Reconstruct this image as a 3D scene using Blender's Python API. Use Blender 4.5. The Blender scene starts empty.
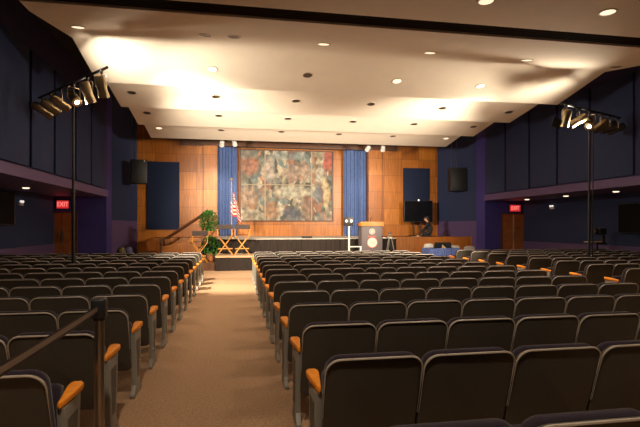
import bpy, bmesh, math, random
from mathutils import Vector, Matrix
random.seed(7)
PI = math.pi
S = bpy.context.scene
C = S.collection

# ------------------------------------------------------------------ camera
F, VX, HZ, CAMZ = 474.0, 236.0, 226.0, 1.6
PSI = math.atan((320 - VX) / F)
sn, cs = math.sin(PSI), math.cos(PSI)
cam = bpy.data.objects.new('camera', bpy.data.cameras.new('camera'))
C.objects.link(cam)
cam.location = (0, 0, CAMZ)
cam.rotation_euler = (PI / 2, 0, -PSI)
cam.data.sensor_width = 36
cam.data.lens = F / 640 * 36
cam.data.shift_y = (HZ - 213.5) / 640
cam.data.clip_start = 0.05
S.camera = cam

def XP(px, Y):
    k = (px - 320) / F
    return Y * (k * cs + sn) / (cs - k * sn)
def dep(X, Y): return X * sn + Y * cs
def ZP(py, X, Y): return CAMZ + (HZ - py) * dep(X, Y) / F
def at(px, py, Y):
    X = XP(px, Y)
    return Vector((X, Y, ZP(py, X, Y)))

# ------------------------------------------------------------------ materials
def mat(name, col, rough=0.6, metal=0.0, spec=0.5, noise=0.0, nscale=20, bump=0.0, emis=None, estr=0, coat=0, sheen=0):
    m = bpy.data.materials.new(name); m.use_nodes = True
    nt = m.node_tree; b = nt.nodes['Principled BSDF']
    b.inputs['Base Color'].default_value = (*col, 1)
    b.inputs['Roughness'].default_value = rough
    b.inputs['Metallic'].default_value = metal
    b.inputs['Specular IOR Level'].default_value = spec
    b.inputs['Coat Weight'].default_value = coat
    b.inputs['Sheen Weight'].default_value = sheen
    if emis:
        b.inputs['Emission Color'].default_value = (*emis, 1)
        b.inputs['Emission Strength'].default_value = estr
    if noise or bump:
        tc = nt.nodes.new('ShaderNodeTexCoord')
        n = nt.nodes.new('ShaderNodeTexNoise'); n.inputs['Scale'].default_value = nscale
        n.inputs['Detail'].default_value = 6
        nt.links.new(tc.outputs['Object'], n.inputs['Vector'])
        if noise:
            r = nt.nodes.new('ShaderNodeMapRange')
            r.inputs[1].default_value = 0.3; r.inputs[2].default_value = 0.7
            r.inputs[3].default_value = 1 - noise; r.inputs[4].default_value = 1 + noise
            nt.links.new(n.outputs['Fac'], r.inputs[0])
            mx = nt.nodes.new('ShaderNodeVectorMath'); mx.operation = 'SCALE'
            mx.inputs[0].default_value = col
            nt.links.new(r.outputs[0], mx.inputs['Scale'])
            nt.links.new(mx.outputs[0], b.inputs['Base Color'])
        if bump:
            bp = nt.nodes.new('ShaderNodeBump'); bp.inputs['Strength'].default_value = bump
            bp.inputs['Distance'].default_value = 0.01
            nt.links.new(n.outputs['Fac'], bp.inputs['Height'])
            nt.links.new(bp.outputs[0], b.inputs['Normal'])
    return m

def wood_panel_mat(name, c1, c2, cm, bw, rh, swap='XZ', rough=0.38):
    m = bpy.data.materials.new(name); m.use_nodes = True
    nt = m.node_tree; b = nt.nodes['Principled BSDF']; L = nt.links.new
    tc = nt.nodes.new('ShaderNodeTexCoord')
    sp = nt.nodes.new('ShaderNodeSeparateXYZ'); L(tc.outputs['Object'], sp.inputs[0])
    cb = nt.nodes.new('ShaderNodeCombineXYZ')
    L(sp.outputs[swap[0]], cb.inputs[0]); L(sp.outputs[swap[1]], cb.inputs[1])
    br = nt.nodes.new('ShaderNodeTexBrick'); br.offset = 0
    br.inputs['Scale'].default_value = 1
    br.inputs['Brick Width'].default_value = bw; br.inputs['Row Height'].default_value = rh
    br.inputs['Mortar Size'].default_value = 0.006; br.inputs['Mortar Smooth'].default_value = 0
    br.inputs['Color1'].default_value = (*c1, 1); br.inputs['Color2'].default_value = (*c2, 1)
    br.inputs['Mortar'].default_value = (*cm, 1)
    L(cb.outputs[0], br.inputs['Vector'])
    mp = nt.nodes.new('ShaderNodeMapping'); mp.inputs['Scale'].default_value = (9, 0.55, 1)
    L(cb.outputs[0], mp.inputs[0])
    n = nt.nodes.new('ShaderNodeTexNoise'); n.inputs['Scale'].default_value = 2.2; n.inputs['Detail'].default_value = 8
    n.inputs['Distortion'].default_value = 0.6
    L(mp.outputs[0], n.inputs['Vector'])
    r = nt.nodes.new('ShaderNodeMapRange'); r.inputs[1].default_value = 0.3; r.inputs[2].default_value = 0.7
    r.inputs[3].default_value = 0.72; r.inputs[4].default_value = 1.25
    L(n.outputs['Fac'], r.inputs[0])
    mx = nt.nodes.new('ShaderNodeVectorMath'); mx.operation = 'SCALE'
    L(br.outputs['Color'], mx.inputs[0]); L(r.outputs[0], mx.inputs['Scale'])
    L(mx.outputs[0], b.inputs['Base Color'])
    b.inputs['Roughness'].default_value = rough
    return m

M = {}
M['carpet'] = mat('carpet', (0.40, 0.248, 0.148), 0.95, spec=0.1, noise=0.22, nscale=45, bump=0.4)
M['plaster'] = mat('plaster', (0.74, 0.66, 0.56), 0.8, spec=0.2, noise=0.02, nscale=3)
M['navy_wall'] = mat('navy_wall', (0.022, 0.018, 0.085), 0.7, noise=0.08, nscale=3)
M['indigo'] = mat('indigo', (0.040, 0.032, 0.20), 0.7, noise=0.06, nscale=3)
M['fascia'] = mat('fascia', (0.095, 0.060, 0.165), 0.6)
M['navy_fabric'] = mat('navy_fabric', (0.031, 0.043, 0.104), 0.9, spec=0.2, noise=0.12, nscale=40)
M['stage_fabric'] = mat('stage_fabric', (0.018, 0.026, 0.062), 0.9, spec=0.2, noise=0.12, nscale=40)
M['dark'] = mat('dark', (0.012, 0.011, 0.016), 0.8)
M['slot'] = mat('slot', (0.006, 0.005, 0.004), 0.7)
M['wood'] = wood_panel_mat('wood_panelling', (0.49, 0.165, 0.022), (0.33, 0.10, 0.013), (0.09, 0.03, 0.008), 0.92, 0.83)
M['wood_low'] = wood_panel_mat('wood_fascia', (0.42, 0.14, 0.018), (0.33, 0.10, 0.014), (0.09, 0.03, 0.008), 1.3, 3)
M['wood_dark'] = mat('dark_wood', (0.10, 0.034, 0.011), 0.4, noise=0.2, nscale=6)
M['door_wood'] = mat('door_wood', (0.30, 0.10, 0.03), 0.4, noise=0.2, nscale=5)
M['orange_wood'] = mat('orange_wood', (0.88, 0.29, 0.02), 0.5, spec=.25, noise=0.12, nscale=14)
M['pale_wood'] = mat('pale_wood', (0.56, 0.235, 0.04), 0.45)
M['shell'] = mat('shell_plastic', (0.056, 0.049, 0.039), 0.42, noise=0.08, nscale=60)
M['rim'] = mat('rim_highlight', (0.48, 0.42, 0.35), 0.32)  # paler than the shell: highlight on the seat-back lip put into the colour
M['upholstery'] = mat('seat_fabric', (0.026, 0.018, 0.030), 0.95, spec=0.15, sheen=0.2, noise=0.2, nscale=80)
M['standard'] = mat('grey_enamel', (0.26, 0.25, 0.22), 0.45)
M['inset'] = mat('dark_enamel', (0.10, 0.095, 0.085), 0.6)
M['black_metal'] = mat('black_metal', (0.012, 0.011, 0.011), 0.45)
M['black_plastic'] = mat('black_plastic', (0.012, 0.012, 0.013), 0.5)
M['screen'] = mat('screen', (0.006, 0.006, 0.008), 0.16)
M['steel'] = mat('brushed_steel', (0.36, 0.32, 0.27), 0.32, metal=1.0)
M['fixture'] = mat('fixture_metal', (0.42, 0.32, 0.19), 0.3, metal=1.0)
M['chrome'] = mat('chrome', (0.75, 0.72, 0.68), 0.2, metal=1.0)
M['belt'] = mat('belt_webbing', (0.045, 0.032, 0.03), 0.6)
M['belt_sheen'] = mat('belt_sheen', (0.30, 0.22, 0.16), 0.5)  # tan strip painted in for the sheen along the middle of the belt
M['curtain'] = mat('blue_curtain', (0.085, 0.14, 0.33), 0.85, noise=0.12, nscale=6)
M['skirt'] = mat('black_skirt', (0.024, 0.017, 0.014), 0.9, spec=.15)
M['blue_cloth'] = mat('blue_cloth', (0.10, 0.15, 0.40), 0.8)
M['stage_top'] = mat('stage_deck', (0.62, 0.55, 0.47), 0.6, noise=0.06, nscale=4)
M['deck_tan'] = mat('platform_carpet', (0.42, 0.26, 0.14), 0.9, noise=0.15, nscale=30)
M['white'] = mat('white_paint', (0.58, 0.55, 0.52), 0.5)
M['terracotta'] = mat('terracotta', (0.50, 0.17, 0.05), 0.7, noise=0.15, nscale=10)
M['leaf'] = mat('leaf', (0.045, 0.15, 0.022), 0.5, noise=0.35, nscale=14)
M['stem'] = mat('stem', (0.10, 0.06, 0.03), 0.8)
M['lectern_front'] = mat('lectern_front', (0.105, 0.085, 0.09), 0.55)
M['seal_white'] = mat('seal_white', (0.60, 0.50, 0.43), 0.5)
M['seal_red'] = mat('seal_red', (0.60, 0.10, 0.06), 0.5)
M['dull_screen'] = mat('dull_screen', (0.005, 0.005, 0.006), 0.7, spec=.1)
M['seal_pale'] = mat('seal_pale', (0.66, 0.30, 0.22), 0.5)
M['slat'] = mat('slat', (0.05, 0.035, 0.025), 0.9, spec=.1)
M['lectern_wood'] = mat('lectern_wood', (0.50, 0.17, 0.025), 0.4, noise=.15, nscale=8)
M['canvas'] = mat('dark_canvas', (0.05, 0.035, 0.03), 0.9)
M['skin'] = mat('skin', (0.62, 0.33, 0.20), 0.5)
M['hair'] = mat('black_hair', (0.008, 0.006, 0.005), 0.45)
M['black_cloth'] = mat('black_cloth', (0.010, 0.010, 0.012), 0.85)
M['gold'] = mat('gold', (0.75, 0.48, 0.14), 0.3, metal=1)
M['can_lit'] = mat('can_lit', (0.9, 0.85, 0.75), 0.4, emis=(1.0, 0.80, 0.55), estr=1.1)
M['can_off'] = mat('can_off', (0.035, 0.025, 0.018), 0.4)
M['can_trim'] = mat('can_trim', (0.55, 0.46, 0.36), 0.4)
M['soffit_lit'] = mat('soffit_lamp', (0.9, 0.85, 0.75), 0.4, emis=(1.0, 0.78, 0.55), estr=2.2)
M['lamp_hot'] = mat('lamp_hot', (1, 0.9, 0.7), 0.4, emis=(1.0, 0.86, 0.62), estr=60)
M['led'] = mat('small_lamp', (1, 0.95, 0.9), 0.4, emis=(1.0, 0.93, 0.85), estr=.8)
M['exit_face'] = mat('exit_face', (0.5, 0.02, 0.02), 0.5, emis=(1.0, 0.05, 0.05), estr=0.45)
M['exit_letter'] = mat('exit_letter', (0.9, 0.3, 0.28), 0.5, emis=(1.0, 0.36, 0.32), estr=.9)
M['olive'] = mat('olive_plastic', (0.09, 0.07, 0.018), 0.5)
M['bin_blue'] = mat('blue_plastic', (0.05, 0.05, 0.14), 0.5)
M['paper'] = mat('paper', (0.8, 0.74, 0.66), 0.6)
M['tan'] = mat('tan_board', (0.50, 0.30, 0.14), 0.5)

def mural_mat():
    m = bpy.data.materials.new('mural_paint'); m.use_nodes = True
    nt = m.node_tree; b = nt.nodes['Principled BSDF']; L = nt.links.new
    b.inputs['Roughness'].default_value = 0.55
    tc = nt.nodes.new('ShaderNodeTexCoord')
    n0 = nt.nodes.new('ShaderNodeTexNoise'); n0.inputs['Scale'].default_value = 1.6; n0.inputs['Detail'].default_value = 3
    L(tc.outputs['Object'], n0.inputs['Vector'])
    mixv = nt.nodes.new('ShaderNodeVectorMath'); mixv.operation = 'MULTIPLY_ADD'
    L(n0.outputs['Color'], mixv.inputs[0]); mixv.inputs[1].default_value = (.45, 0, .45)
    L(tc.outputs['Object'], mixv.inputs[2])
    v = nt.nodes.new('ShaderNodeTexVoronoi'); v.inputs['Scale'].default_value = 4.2
    sq = nt.nodes.new('ShaderNodeMapping'); sq.inputs['Scale'].default_value = (1.3, 1, .62); L(mixv.outputs[0], sq.inputs[0])
    L(sq.outputs[0], v.inputs['Vector'])
    sp = nt.nodes.new('ShaderNodeSeparateColor'); L(v.outputs['Color'], sp.inputs[0])
    cr = nt.nodes.new('ShaderNodeValToRGB'); cr.color_ramp.interpolation = 'CONSTANT'
    cols = [(0.00, (0.10, 0.085, 0.06)), (0.10, (0.34, 0.14, 0.075)), (0.22, (0.40, 0.33, 0.22)), (0.36, (0.17, 0.18, 0.15)),
            (0.48, (0.54, 0.44, 0.30)), (0.58, (0.24, 0.20, 0.13)), (0.68, (0.42, 0.21, 0.11)), (0.78, (0.20, 0.24, 0.22)),
            (0.88, (0.62, 0.54, 0.40)), (0.95, (0.30, 0.24, 0.17))]
    els = cr.color_ramp.elements
    els[0].position, els[0].color = cols[0][0], (*cols[0][1], 1)
    els[1].position, els[1].color = cols[1][0], (*cols[1][1], 1)
    for p, c in cols[2:]:
        e = els.new(p); e.color = (*c, 1)
    L(sp.outputs[0], cr.inputs[0])
    prev = cr.outputs[0]
    # broad soft patches of colour (x right, z up from the picture's centre, rx, rz, colour, strength)
    blobs = [(-1.9, 0.95, 0.5, 0.55, (0.46, 0.17, 0.09), 0.75), (-1.95, -0.55, 0.6, 0.6, (0.45, 0.24, 0.15), 0.6),
             (-1.9, -1.5, 0.7, 0.35, (0.50, 0.46, 0.36), 0.5), (-0.9, 0.75, 0.35, 0.7, (0.58, 0.50, 0.42), 0.7),
             (0.5, 0.7, 0.75, 0.5, (0.42, 0.26, 0.19), 0.6), (0.3, -0.3, 1.1, 0.3, (0.60, 0.56, 0.42), 0.75),
             (-0.75, -1.25, 0.45, 0.5, (0.42, 0.20, 0.09), 0.7), (0.25, -1.45, 0.6, 0.38, (0.09, 0.10, 0.13), 0.85),
             (1.0, -1.1, 0.32, 0.6, (0.30, 0.17, 0.11), 0.7), (2.15, 1.35, 0.35, 0.6, (0.50, 0.09, 0.06), 0.85),
             (1.65, 0.55, 0.22, 0.5, (0.62, 0.56, 0.46), 0.7), (1.55, -0.4, 0.25, 0.5, (0.13, 0.17, 0.22), 0.75),
             (2.0, -0.35, 0.2, 0.85, (0.66, 0.50, 0.26), 0.8), (2.0, -1.55, 0.6, 0.3, (0.40, 0.32, 0.26), 0.4),
             (0.2, 1.5, 1.2, 0.25, (0.20, 0.27, 0.28), 0.6), (-2.0, 1.6, 0.6, 0.25, (0.20, 0.22, 0.20), 0.6)]
    for (x, z, rx, rz, c, s) in blobs:
        sb = nt.nodes.new('ShaderNodeMapping'); sb.vector_type = 'POINT'
        sb.inputs['Scale'].default_value = (1 / rx, 0, 1 / rz)
        sb.inputs['Location'].default_value = (-(x + 0.22) / rx, 0, -(z + 0.22) / rz)
        L(mixv.outputs[0], sb.inputs[0])
        ln = nt.nodes.new('ShaderNodeVectorMath'); ln.operation = 'LENGTH'; L(sb.outputs[0], ln.inputs[0])
        mr = nt.nodes.new('ShaderNodeMapRange'); mr.inputs[1].default_value = 0.7; mr.inputs[2].default_value = 1.1
        mr.inputs[3].default_value = s; mr.inputs[4].default_value = 0
        L(ln.outputs['Value'], mr.inputs[0])
        mx = nt.nodes.new('ShaderNodeMix'); mx.data_type = 'RGBA'
        L(mr.outputs[0], mx.inputs[0]); L(prev, mx.inputs[6]); mx.inputs[7].default_value = (*c, 1)
        prev = mx.outputs[2]
    n2 = nt.nodes.new('ShaderNodeTexNoise'); n2.inputs['Scale'].default_value = 4.5; n2.inputs['Detail'].default_value = 5
    L(tc.outputs['Object'], n2.inputs['Vector'])
    r = nt.nodes.new('ShaderNodeMapRange'); r.inputs[1].default_value = 0.35; r.inputs[2].default_value = 0.65
    r.inputs[3].default_value = 0.38; r.inputs[4].default_value = .88
    L(n2.outputs['Fac'], r.inputs[0])
    sc = nt.nodes.new('ShaderNodeVectorMath'); sc.operation = 'SCALE'
    L(prev, sc.inputs[0]); L(r.outputs[0], sc.inputs['Scale'])
    L(sc.outputs[0], b.inputs['Base Color'])
    return m
M['mural'] = mural_mat()

def flag_mat():
    m = bpy.data.materials.new('flag_cloth'); m.use_nodes = True
    nt = m.node_tree; b = nt.nodes['Principled BSDF']; L = nt.links.new
    b.inputs['Roughness'].default_value = 0.8
    uv = nt.nodes.new('ShaderNodeUVMap'); sp = nt.nodes.new('ShaderNodeSeparateXYZ'); L(uv.outputs[0], sp.inputs[0])
    def mth(op, a, bb=None):
        x = nt.nodes.new('ShaderNodeMath'); x.operation = op
        for i, q in enumerate((a, bb)):
            if q is None: continue
            if isinstance(q, (int, float)): x.inputs[i].default_value = q
            else: L(q, x.inputs[i])
        return x.outputs[0]
    def mix(f, a, c):
        x = nt.nodes.new('ShaderNodeMix'); x.data_type = 'RGBA'; L(f, x.inputs[0])
        for i, q in ((6, a), (7, c)):
            if isinstance(q, tuple): x.inputs[i].default_value = (*q, 1)
            else: L(q, x.inputs[i])
        return x.outputs[2]
    st = mth('MODULO', mth('FLOOR', mth('MULTIPLY', sp.outputs[1], 13)), 2)
    stripes = mix(st, (0.55, 0.04, 0.04), (0.85, 0.78, 0.72))
    fu = mth('SUBTRACT', mth('FRACT', mth('MULTIPLY', sp.outputs[0], 15)), 0.5)
    fv = mth('SUBTRACT', mth('FRACT', mth('MULTIPLY', sp.outputs[1], 14)), 0.5)
    star = mth('LESS_THAN', mth('ADD', mth('MULTIPLY', fu, fu), mth('MULTIPLY', fv, fv)), 0.09)
    can = mix(star, (0.05, 0.07, 0.22), (0.85, 0.80, 0.78))
    inc = mth('MULTIPLY', mth('LESS_THAN', sp.outputs[0], 0.4), mth('GREATER_THAN', sp.outputs[1], 6 / 13))
    L(mix(inc, stripes, can), b.inputs['Base Color'])
    return m
M['flag'] = flag_mat()

# ------------------------------------------------------------------ mesh builder
class MB:
    def __init__(s): s.bm = bmesh.new()
    def box(s, c, size, rot=None, bev=0, seg=2):
        g = bmesh.ops.create_cube(s.bm, size=1)
        vs = g['verts']
        bmesh.ops.scale(s.bm, vec=size, verts=vs)
        if bev:
            es = list({e for v in vs for e in v.link_edges})
            r = bmesh.ops.bevel(s.bm, geom=es, offset=bev, segments=seg, affect='EDGES', profile=0.5)
            vs = list({v for f in r['faces'] for v in f.verts} | {v for v in vs if v.is_valid})
        if rot is not None: bmesh.ops.transform(s.bm, matrix=rot.to_4x4(), verts=vs)
        bmesh.ops.translate(s.bm, vec=Vector(c), verts=vs)
        return s
    def bx(s, x0, x1, y0, y1, z0, z1, bev=0):
        return s.box(((x0 + x1) / 2, (y0 + y1) / 2, (z0 + z1) / 2), (x1 - x0, y1 - y0, z1 - z0), bev=bev)
    def tube(s, pts, r, n=8, cap=True):
        pts = [Vector(p) for p in pts]
        rs = r if isinstance(r, (list, tuple)) else [r] * len(pts)
        rings = []; up = None
        for i, p in enumerate(pts):
            t = (pts[min(i + 1, len(pts) - 1)] - pts[max(i - 1, 0)]).normalized()
            if up is None:
                up = Vector((0, 0, 1)) if abs(t.z) < 0.9 else Vector((1, 0, 0))
            a = t.cross(up).normalized(); up = a.cross(t).normalized()
            rings.append([s.bm.verts.new(p + (a * math.cos(2 * PI * k / n) + up * math.sin(2 * PI * k / n)) * rs[i]) for k in range(n)])
        for i in range(len(rings) - 1):
            for k in range(n):
                f = s.bm.faces.new((rings[i][k], rings[i][(k + 1) % n], rings[i + 1][(k + 1) % n], rings[i + 1][k])); f.smooth = True
        if cap:
            s.bm.faces.new(rings[0][::-1]); s.bm.faces.new(rings[-1])
        return s
    def lathe(s, prof, c=(0, 0, 0), n=20, rot=None, loop=False):
        if loop: prof = list(prof) + [prof[0]]
        c = Vector(c); rings = []
        for r, z in prof:
            ring = []
            for k in range(n):
                v = Vector((r * math.cos(2 * PI * k / n), r * math.sin(2 * PI * k / n), z))
                if rot is not None: v = rot @ v
                ring.append(s.bm.verts.new(c + v))
            rings.append(ring)
        for i in range(len(rings) - 1):
            for k in range(n):
                f = s.bm.faces.new((rings[i][k], rings[i][(k + 1) % n], rings[i + 1][(k + 1) % n], rings[i + 1][k])); f.smooth = True
        if not loop: s.bm.faces.new(rings[0][::-1]); s.bm.faces.new(rings[-1])
        return s
    def prism(s, pts, ext, bev=0, seg=2):
        ext = Vector(ext)
        a = [s.bm.verts.new(Vector(p)) for p in pts]
        b = [s.bm.verts.new(Vector(p) + ext) for p in pts]
        fs = [s.bm.faces.new(a), s.bm.faces.new(b[::-1])]
        n = len(a); es = []
        for i in range(n):
            fs.append(s.bm.faces.new((a[i], b[i], b[(i + 1) % n], a[(i + 1) % n])))
        bmesh.ops.recalc_face_normals(s.bm, faces=fs)
        if bev:
            es = list(fs[0].edges) + list(fs[1].edges)
            bmesh.ops.bevel(s.bm, geom=es, offset=bev, segments=seg, affect='EDGES', profile=0.5)
        return s
    def grid(s, fn, nu, nv, uv=False, close=False):
        V = [[s.bm.verts.new(Vector(fn(i / nu, j / nv))) for j in range(nv + 1)] for i in range(nu + 1)]
        lay = s.bm.loops.layers.uv.verify() if uv else None
        for i in range(nu):
            for j in range(nv):
                f = s.bm.faces.new((V[i][j], V[i + 1][j], V[i + 1][j + 1], V[i][j + 1])); f.smooth = True
                if uv:
                    for l, (a, b) in zip(f.loops, ((i, j), (i + 1, j), (i + 1, j + 1), (i, j + 1))):
                        l[lay].uv = (a / nu, b / nv)
        return s
    def ball(s, c, r, sc=(1, 1, 1), n=12):
        g = bmesh.ops.create_uvsphere(s.bm, u_segments=n, v_segments=max(6, n // 2 + 2), radius=r)
        bmesh.ops.scale(s.bm, vec=sc, verts=g['verts']); bmesh.ops.translate(s.bm, vec=Vector(c), verts=g['verts'])
        for v in g['verts']:
            for f in v.link_faces: f.smooth = True
        return s
    def done(s, name, m, parent=None, loc=None, rec=True):
        if rec: bmesh.ops.recalc_face_normals(s.bm, faces=s.bm.faces[:])
        me = bpy.data.meshes.new(name); s.bm.to_mesh(me); s.bm.free()
        me.set_sharp_from_angle(angle=math.radians(38))
        me.materials.append(m if not isinstance(m, str) else M[m])
        o = bpy.data.objects.new(name, me); C.objects.link(o)
        if parent is not None: o.parent = parent
        if loc is not None: o.location = loc
        return o

def tag(o, label, cat, group=None, kind=None):
    o['label'] = label; o['category'] = cat
    if group: o['group'] = group
    if kind: o['kind'] = kind
    return o
def thing(name, label, cat, loc=(0, 0, 0), rz=0, group=None):
    o = bpy.data.objects.new(name, None); C.objects.link(o)
    o.location = loc; o.rotation_euler = (0, 0, rz); o.empty_display_size = 0.1
    return tag(o, label, cat, group)
def struct(o, label=None):
    o['kind'] = 'structure'
    if label: o['label'] = label
    return o
def copy_tree(o, parent=None):
    c = o.copy(); C.objects.link(c)
    if parent is not None: c.parent = parent
    for ch in list(o.children): copy_tree(ch, c)
    return c
def text(name, body, size, m, parent, loc, rot, depth=0.004):
    cu = bpy.data.curves.new(name, 'FONT'); cu.body = body; cu.size = size; cu.extrude = depth
    cu.align_x = 'CENTER'; cu.align_y = 'CENTER'; cu.materials.append(M[m])
    t = bpy.data.objects.new(name, cu); C.objects.link(t)
    bpy.context.view_layer.update()
    me = bpy.data.meshes.new_from_object(t.evaluated_get(bpy.context.evaluated_depsgraph_get()))
    bpy.data.objects.remove(t)
    o = bpy.data.objects.new(name, me); C.objects.link(o); o.parent = parent; o.location = loc; o.rotation_euler = rot
    return o
def lamp(kind, name, loc, power, col=(1, 0.78, 0.5), target=None, size=0.1, angle=60, blend=0.5):
    d = bpy.data.lights.new(name, kind); d.energy = power; d.color = col
    if kind in ('POINT', 'SPOT'): d.shadow_soft_size = size
    if kind == 'SPOT': d.spot_size = math.radians(angle); d.spot_blend = blend
    if kind == 'AREA': d.size = size
    o = bpy.data.objects.new(name, d); C.objects.link(o); o.location = loc
    if target is not None:
        o.rotation_euler = (Vector(target) - Vector(loc)).to_track_quat('-Z', 'Y').to_euler()
    return o
ORD = ['', 'first', 'second', 'third', 'fourth', 'fifth', 'sixth', 'seventh', 'eighth', 'ninth', 'tenth', 'eleventh', 'twelfth', 'thirteenth', 'fourteenth']

# ------------------------------------------------------------------ room
CX = 2.87
XL, XR = CX - 7.6, CX + 7.6            # upper side walls
RL, RR = CX - 9.4, CX + 9.4            # walls of the recesses under the galleries
YE = 18.7                              # end of the galleries
YW = 23.0                              # wood wall at the back of the stage wings
WL, WR = CX - 7.35, CX + 7.35
ZS, ZF = 2.68, 2.925                   # gallery soffit, fascia top
ZT = 6.6
struct(MB().bx(-7.6, 13.4, -3.2, 25, -0.2, 0).done('floor', 'carpet'))
struct(MB().bx(-7.6, 13.4, -3.2, 25, ZT, ZT + 0.15).done('ceiling', 'dark'))
for side, xa, xb, xo in (('left', XL, RL, -1), ('right', XR, RR, 1)):
    struct(MB().bx(min(xb, xb + xo * 0.2), max(xb, xb + xo * 0.2), -3.2, YE + .2, 0.95, ZS).done('wall_' + side, 'navy_fabric'))
    struct(MB().bx(min(xb - xo * .03, xb + xo * 0.2), max(xb - xo * .03, xb + xo * 0.2), -3.2, YE, 0, 0.95).done('wall_' + side + '_wainscot', 'fascia'))
    struct(MB().bx(min(xa, xb + xo * 0.2), max(xa, xb + xo * .2), -3.2, YE, ZF, ZT).done('wall_' + side + '_upper', 'navy_wall'))
    struct(MB().bx(min(xa - xo * 0.05, xb + xo * .2), max(xa - xo * 0.05, xb + xo * .2), -3.2, YE, ZS, ZF).done('trim_' + ('1' if xo < 0 else '2'), 'fascia'))
    struct(MB().bx(min(xa, xb + xo * .2), max(xa, xb + xo * .2), YE, YE + 0.2, 0, ZT).done('wall_' + side + '_end', 'indigo'))
    # pier and splayed wall towards the stage
    xw = WL if xo < 0 else WR
    n = Vector((xa - xw, YE + .6 - YW, 0)).normalized()
    struct(MB().bx(min(xa - xo * .0, xa + xo * .3), max(xa - xo * .0, xa + xo * .3), YE + .2, YE + 0.75, 0, ZT).done('wall_' + side + '_pier', 'indigo'))
    pts = [(xa + xo * .12, YE + .75, 0), (xw, YW, 0), (xw + xo * .3, YW + .2, 0), (xa + xo * .42, YE + .75, 0)]
    struct(MB().prism(pts, (0, 0, 1.83)).done('wall_' + side + '_splay_base', 'fascia'))
    pts = [(p[0], p[1], 1.83) for p in pts]
    struct(MB().prism(pts, (0, 0, ZT - 1.83)).done('wall_' + side + '_splay', 'navy_fabric'))
struct(MB().bx(-7.6, 13.4, -3.4, -3.2, 0, ZT).done('wall_rear', 'navy_wall'))

# acoustic panels on the upper walls
bl = [7.2, 8.75, 10.35, 11.96, 13.44, 15.1, 16.65, 18.2]
brr = [7.75, 9.3, 10.91, 12.52, 13.99, 15.5, 17.05, 18.54]
for side, B, xa, xo in (('exit sign nearest the stanchion', bl, XL, -1), ('wall screen', brr, XR, 1)):
    for i in range(len(B) - 1):
        w = 'stanchion-side' if xo < 0 else 'far-side'
        nn = len(B) - 1 - i
        p = MB().bx(min(xa - xo * .002, xa - xo * .06), max(xa - xo * .002, xa - xo * .06), B[i] + .07, B[i + 1] - .07, ZF + .04, 5.7, bev=.012)
        tag(p.done('acoustic_panel', 'navy_fabric'), f'tall navy fabric wall panel above {w} gallery, {ORD[nn]} from the stage', 'wall panel', f'navy panels above {w} gallery')

# ------------------------------------------------------------------ hung ceiling: saw-tooth profile
CL, CR = CX - 6.14, CX + 6.14
LZ, HZc = 5.05, 5.42
LIPS = [12.1, 14.5, 16.95, 19.4]
prof = [(-3.2, LZ), (7.53, LZ), (7.53, 5.3), (7.95, 5.3), (7.95, LZ), (8.3, LZ), (10.35, 5.42), (12.1, LZ), (12.1, HZc), (14.5, LZ), (14.5, HZc), (16.95, LZ), (16.95, HZc), (19.4, LZ), (19.4, 5.2), (19.6, 5.9), (-3.2, 5.9)]
struct(MB().prism([(CL, y, z) for y, z in prof], (CR - CL, 0, 0)).done('ceiling_cloud', 'plaster'))
vent = thing('ceiling_vent', 'long black slot air vent running across the ceiling', 'vent', (CX, 7.74, 5.15))
MB().bx(CL - CX + .02, CR - CX - .02, -.205, .205, .02, .06).done('backing', 'slot', vent)
for dy in (-.12, -.04, .04, .12):
    MB().bx(CL - CX + .02, CR - CX - .02, dy - .006, dy + .006, -.10, .02).done('slat', 'slat', vent)

SEG = {'N': ((-3, LZ), (7.5, LZ)), 'A': ((8.3, LZ), (10.35, 5.42)), 'B': ((10.35, 5.42), (12.1, LZ)), 'C': ((12.1, HZc), (14.5, LZ)), 'D': ((14.5, HZc), (16.95, LZ)), 'E': ((16.95, HZc), (19.4, LZ))}
def on_seg(px, py, seg):
    (y0, z0), (y1, z1) = SEG[seg]
    m = (z1 - z0) / (y1 - y0)
    X1 = XP(px, 1.0); kz = (HZ - py) * dep(X1, 1.0) / F     # z = CAMZ + kz*Y
    Y = (z0 - m * y0 - CAMZ) / (kz - m)
    return Vector((X1 * Y, Y, CAMZ + kz * Y)), m
DL = {'N': [(486, 1, 1), (608, 12, 1)],
      'A': [(78, 27, 1), (205.5, 35, 0), (234, 36.7, 0), (323.6, 44, 1), (430, 52.7, 1), (527, 60, 1), (616, 66.7, 0)],
      'B': [(212, 69, 1), (307.6, 75, 0), (397, 81, 1), (480.5, 86, 1)],
      'C': [(131.6, 92.4, 0), (216, 96.6, 0), (296, 100.8, 0), (371, 104, 0), (442.6, 108, 0), (509, 112, 0)],
      'D': [(147, 112.7, 0), (218.6, 115.6, 0), (287.8, 118.6, 0), (353, 121.5, 0), (414.3, 124, 0), (473.4, 126.6, 0)],
      'E': [(159, 128, 1), (221, 130, 0), (281.4, 131.6, 0), (339, 134, 0), (393, 136, 0), (446, 138.4, 1)]}
SN = {'N': 'in brown ceiling behind the vent', 'A': 'in the ceiling slope touching the vent', 'B': 'in the second ceiling slope from the vent',
      'C': 'in the third ceiling slope from vent', 'D': 'in the fourth ceiling slope from vent', 'E': 'in the ceiling slope nearest the stage'}
proto = {}
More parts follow.
